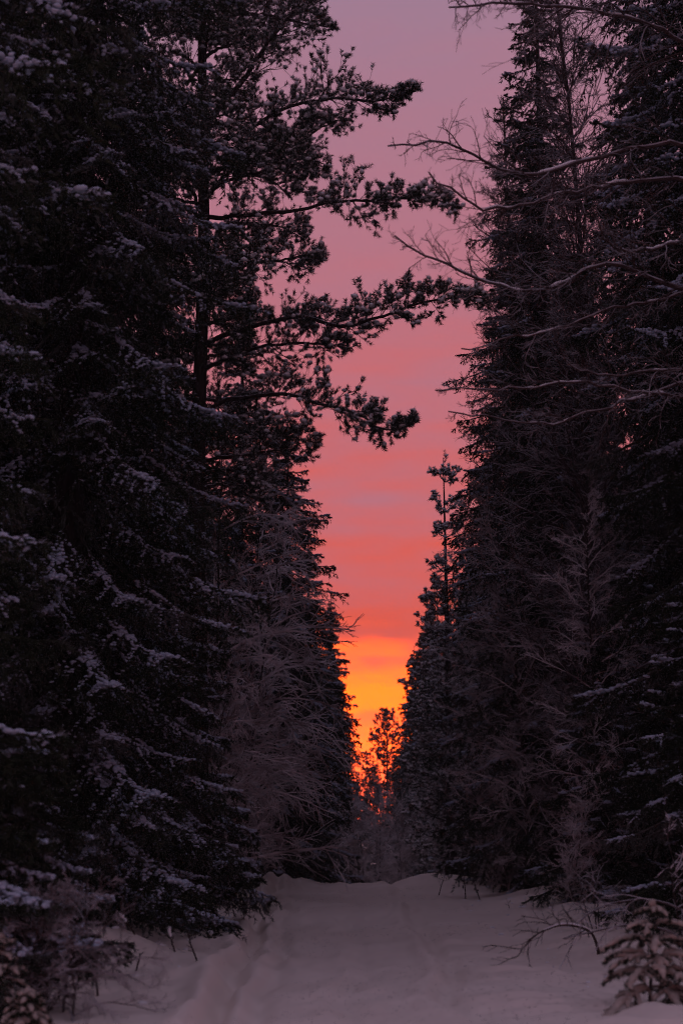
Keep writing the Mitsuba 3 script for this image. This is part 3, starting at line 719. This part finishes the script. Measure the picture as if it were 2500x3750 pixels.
# ------------------------------------------------------------------ small things near the camera
def small_spruce(name, x, y, H, R, seed, label, snow=1.2):
    """A knee-high spruce: trunk, and each bough a part under a thick cap of snow."""
    key = numbered(name); say(key, label, 'spruce')
    rng = np.random.default_rng(seed); z0 = gz(x, y)
    tv, _ = trunk_mesh(H, 0.022, seed, 0.0, 8, 8)
    put(key + '__trunk', tv, 'bark', smooth=True, M=turn((x, y, z0)))
    z = H * 0.16
    while z < H * 0.97:
        u = z / H; r = R * (1 - u) ** 0.75 + 0.05
        for k in range(5):
            az = k * 1.2566 + rng.normal(0, 0.25) + z * 9; L = r * rng.uniform(0.75, 1.15)
            s = np.linspace(0, 1, 8); tilt = rng.uniform(-0.1, 0.15)
            ax = np.stack([L * s, np.cumsum(rng.normal(0, 0.008, 8)) * s, L * (tilt * s + 0.22 * s - 0.62 * s ** 2)], -1)[None]
            soft, white = MB(), MB()
            soft.add(*tubes(ax, (0.006 * (1 - 0.7 * s))[None], 5))
            n1 = max(5, int(L * 34))
            B, D, t, _ = sprout(ax, n1, 0.15, 1.0, 0.85, rng, flat=0.8)
            l1 = np.clip(0.45 * L * (1.1 - t), 0.035, 0.2) * rng.uniform(0.7, 1.2, n1)
            P1 = run(B, D, l1, 4, rng, -2.0, 0.08)
            soft.add(*tubes(P1, np.full((n1, 4), 0.003), 3))
            seg = np.stack([P1[:, :-1], P1[:, 1:]], 2).reshape(-1, 2, 3); sa = np.stack([ax[0, :-1], ax[0, 1:]], 1); seg = np.vstack([seg, sa])
            d = seg[:, 1] - seg[:, 0]
            nv, nd = needles(seg[:, 0], d, np.linalg.norm(d, axis=1), 26, 0.030, 0.0065, rng, 1.0)
            up = (nd[..., 2] > 0.35) & (rng.random(nd.shape[:2]) < 0.5)
            soft.add(*tri(nv[~up])); white.add(*tri(nv[up] + np.array([0, 0, 0.004])))
            q, _, _ = along(ax, np.linspace(0.15, 1.0, 9)[None])
            white.add(*pillows(q, np.array([0.026 * (0.6 + L)]), rng, 9, 16, lift=0.6, lump=0.3))
            k1 = rng.random(n1) < 0.45
            if k1.any(): white.add(*pillows(P1[k1], 0.014 * rng.uniform(0.5, 1.5, k1.sum()), rng, 7, 8, lift=0.6, lump=0.45))
            M = turn((x, y, z0 + z), az, 0.35 * u)
            b = put(key + '__bough', soft.get(), 'spruce_needle', kind='stuff', M=M)
            put(b + '__snow', white.get(), 'warm_lit_snow', smooth=True, kind='stuff', M=M)
        z += H * 0.15
    put(key + '__snow', blobs(np.array([[0, 0, H * 1.0], [0.02, 0.01, H * 0.93]]), np.array([0.035, 0.05]), rng, 0.9, True), 'warm_lit_snow', smooth=True, M=turn((x, y, z0)))


small_spruce('young_spruce', 2.34, 12.5, 0.84, 0.68, 5, 'knee high young spruce under thick snow at the lower right of the track')
small_spruce('young_spruce', -2.52, 10.75, 0.30, 0.20, 6, 'tiny snow capped spruce at the bottom left corner of the photo')
small_spruce('young_spruce', -2.95, 11.6, 0.62, 0.32, 7, 'small snowy spruce cut off by the left edge low down')

# low frosted brush at the lower left
LW = bare_dicts('bare_twig', H=1.15, seed=12, n0=16, spread=0.75, up=0.1, per=(6, 5, 2), r0=0.011, low=0.08, hang=-1.0, stems=4, fine=0.0034)
stand('frosted_brush', LW, -2.7, 12.1, 'brownish bare brush among the low boughs at the lower left', 'bush', names=('stem', 'twigs'))
LV = bare_dicts('twig', H=1.6, seed=13, n0=6, spread=1.3, up=0.5, per=(5, 4, 0), r0=0.016, low=0.15, hang=-1.0, stems=3, fine=0.006)
stand('frosted_brush', LV, 3.15, 15.2, 'few curved bare branches lined with snow behind the young right spruce', 'bush', names=('stem', 'twigs'), az=1.0)
stand('frosted_brush', LV, 3.2, 20.5, 'bare frosted brush on the right bank under the black spruce', 'bush', names=('stem', 'twigs'), az=3.0, s=0.6)


def weed(x, y, h, lean, seed, label, cap=True):
    """A dead stem leaning out of the snow, some with a cap of snow on the bent head."""
    key = numbered('dead_stem'); say(key, label, 'plant')
    rng = np.random.default_rng(seed); z0 = gz(x, y) - 0.03
    P = run(np.array([[x, y, z0]]), np.array([[lean, 0.1, 1.0]]), np.array([h]), 9, rng, -1.2 if cap else 0.0, 0.09)
    m = MB().add(*tubes(P, np.linspace(0.011, 0.006, 9)[None], 6))
    B, D, t, _ = sprout(P, 6, 0.3, 1.0, 0.8, rng)
    P1 = run(B, D, np.full(6, h * 0.28) * rng.uniform(0.5, 1.2, 6), 5, rng, -1.5, 0.12)
    m.add(*tubes(P1, np.full((6, 5), 0.0042), 4))
    put(key + '__stem', m.get(), 'stem', smooth=True)
    if cap:
        q, _, _ = along(P, np.linspace(0.62, 1.0, 7)[None])
        put(key + '__snow', pillows(q, np.array([0.026]), rng, 8, 12, lift=0.5), 'snow', smooth=True)


weed(-2.50, 13.4, 0.42, -0.10, 1, 'upright dark stem beside the brush at the lower left', False)
weed(-2.85, 17.6, 0.36, -0.45, 2, 'bent stem with a snow cap on the left bank, left one of three')
weed(-2.35, 17.4, 0.34, -0.35, 3, 'bent stem with a snow cap on the left bank, middle one of three')
weed(-1.98, 16.6, 0.40, -0.40, 4, 'leaning bare stem nearest the track on the left bank', False)
weed(-2.55, 15.8, 0.22, 0.25, 5, 'short dry stem low on the left snow slope', False)
weed(1.42, 33, 0.75, 0.15, 6, 'thin dark stem in front of the mound on the right of the crest', False)
weed(1.9, 31, 0.7, 0.05, 7, 'dark forked stem at the right foot of the mound', False)
weed(2.15, 30, 0.75, -0.1, 8, 'dark stem on the right bank beyond the fallen branch', False)


def fallen_branch():
    key = numbered('fallen_branch'); say(key, 'bent bare branch arching out of the snow on the right of the track', 'branch')
    rng = np.random.default_rng(77)
    pts = [(2.55, 17.0, gz(2.55, 17) - 0.05), (2.45, 16.9, 0.33), (2.12, 16.7, 0.42), (1.85, 16.5, 0.36), (1.62, 16.3, 0.20), (1.56, 16.25, 0.12)]
    P, Ln = smooth_path(pts, 20); P = P[None]
    m = MB().add(*tubes(P, np.linspace(0.018, 0.006, 20)[None], 6))
    B, D, t, _ = sprout(P, 16, 0.15, 1.0, 0.8, rng, flat=0.2)
    P1 = run(B, D, rng.uniform(0.12, 0.5, 16), 6, rng, -0.8, 0.12)
    m.add(*tubes(P1, np.full((16, 1), 0.006) * np.linspace(1, 0.5, 6)[None], 4))
    B, D, t, _ = sprout(P1, 4, 0.2, 1.0, 0.7, rng)
    P2 = run(B, D, rng.uniform(0.05, 0.2, len(B)), 4, rng, -0.8, 0.12)
    m.add(*tubes(P2, np.full((len(P2), 4), 0.0032), 3))
    put(key + '__wood', m.get(), 'stem')
    q, _, _ = along(P, np.linspace(0.15, 0.7, 10)[None])
    put(key + '__snow', pillows(q, np.array([0.014]), rng, 6, 14, lift=1.1), 'snow', smooth=True)


fallen_branch()
rng = np.random.default_rng(41)
NTH = ('nearest', 'second nearest', 'third nearest', 'fourth nearest', 'fifth nearest', 'sixth nearest', 'farthest')
for q in range(12):
    sgn = 1 if q < 7 else -1
    y = 14.5 + (q % 7) * 2.2 * (1 if sgn > 0 else 1.5) + rng.uniform(-0.8, 0.8); x = sgn * rng.uniform(2.0, 3.0) + (0.0 if sgn > 0 else -0.02 * (y - 10))
    nth = NTH[q] if sgn > 0 else (NTH[:4] + NTH[6:])[q - 7]
    key = numbered('dry_twig'); say(key, f"{nth} of the dry twigs poking from the snow along the {'right' if sgn > 0 else 'left'} edge", 'twig', 'dry twigs along the track edges')
    P = run(np.array([[x, y, gz(x, y) - 0.03]]), np.array([[rng.normal(0, 0.6), rng.normal(0, 0.3), 1.0]]), np.array([rng.uniform(0.12, 0.34)]), 6, rng, -0.8, 0.14)
    B, D, t, _ = sprout(P, 3, 0.3, 1.0, 0.7, rng); P1 = run(B, D, rng.uniform(0.05, 0.14, 3), 4, rng, -0.6, 0.12)
    m = MB().add(*tubes(P, np.linspace(0.007, 0.004, 6)[None], 5)).add(*tubes(P1, np.full((3, 4), 0.003), 4))
    put(key + '__stem', m.get(), 'stem', smooth=True)
# lumps that dropped from the boughs
C = np.stack([np.concatenate([-rng.uniform(1.9, 3.4, 70), rng.uniform(1.7, 3.3, 70)]), rng.uniform(11.5, 36, 140), np.zeros(140)], 1)
C[:70, 0] -= 0.015 * (C[:70, 1] - 11); C[:, 2] = ground_z(C[:, 0], C[:, 1]); r = rng.gamma(2.5, 0.012, 140).clip(0.012, 0.09)
put('fallen_snow', blobs(C + np.array([0, 0, 1.0]) * (0.15 * r)[:, None], r, rng, 0.55, True), 'snow', smooth=True)
say('fallen_snow', 'small lumps of snow dropped from the boughs along both edges of the track', 'snow', kind='stuff')

# dark forest behind the two rows, past counting
say('background_forest', 'dark mass of snowy forest behind the trees that line the track', 'forest', kind='stuff')
rng = np.random.default_rng(99)
n = 0
for y in np.arange(14, 150, 7.0):
    for side in (-1, 1):
        for row in range(2 if y < 10 else 3 if y < 90 else 4):
            x = side * ((6.8 if y < 10 else 8.2) + 4.0 * row + rng.uniform(-1.2, 1.2)) if y < 90 else side * (5.0 + 5.0 * row + rng.uniform(-1.5, 1.5))
            yy = y + rng.uniform(-2, 2); n += 1
            tr = FB
            M = turn((x, yy, gz(x, yy)), rng.uniform(0, 6.28), 0, rng.uniform(0.8, 1.15))
            for q, d in enumerate(tr):
                scene[f'background_forest__{4 * n + q:03d}'] = {**d, 'to_world': T(M)}

# a thin evening haze over the whole place
scene['haze_air'] = {'type': 'homogeneous', 'albedo': {'type': 'rgb', 'value': [0.95, 0.95, 0.95]}, 'sigma_t': 0.0007, 'phase': {'type': 'hg', 'g': 0.5}}
scene['haze'] = {'type': 'cube', 'to_world': T().translate([0, 550, 11.0]).scale([905, 955, 22.0]), 'bsdf': {'type': 'null'}, 'interior': {'type': 'ref', 'id': 'haze_air'}}
say('haze', 'thin evening haze between the trees', 'haze', kind='stuff')
scene['camera']['medium'] = {'type': 'ref', 'id': 'haze_air'}
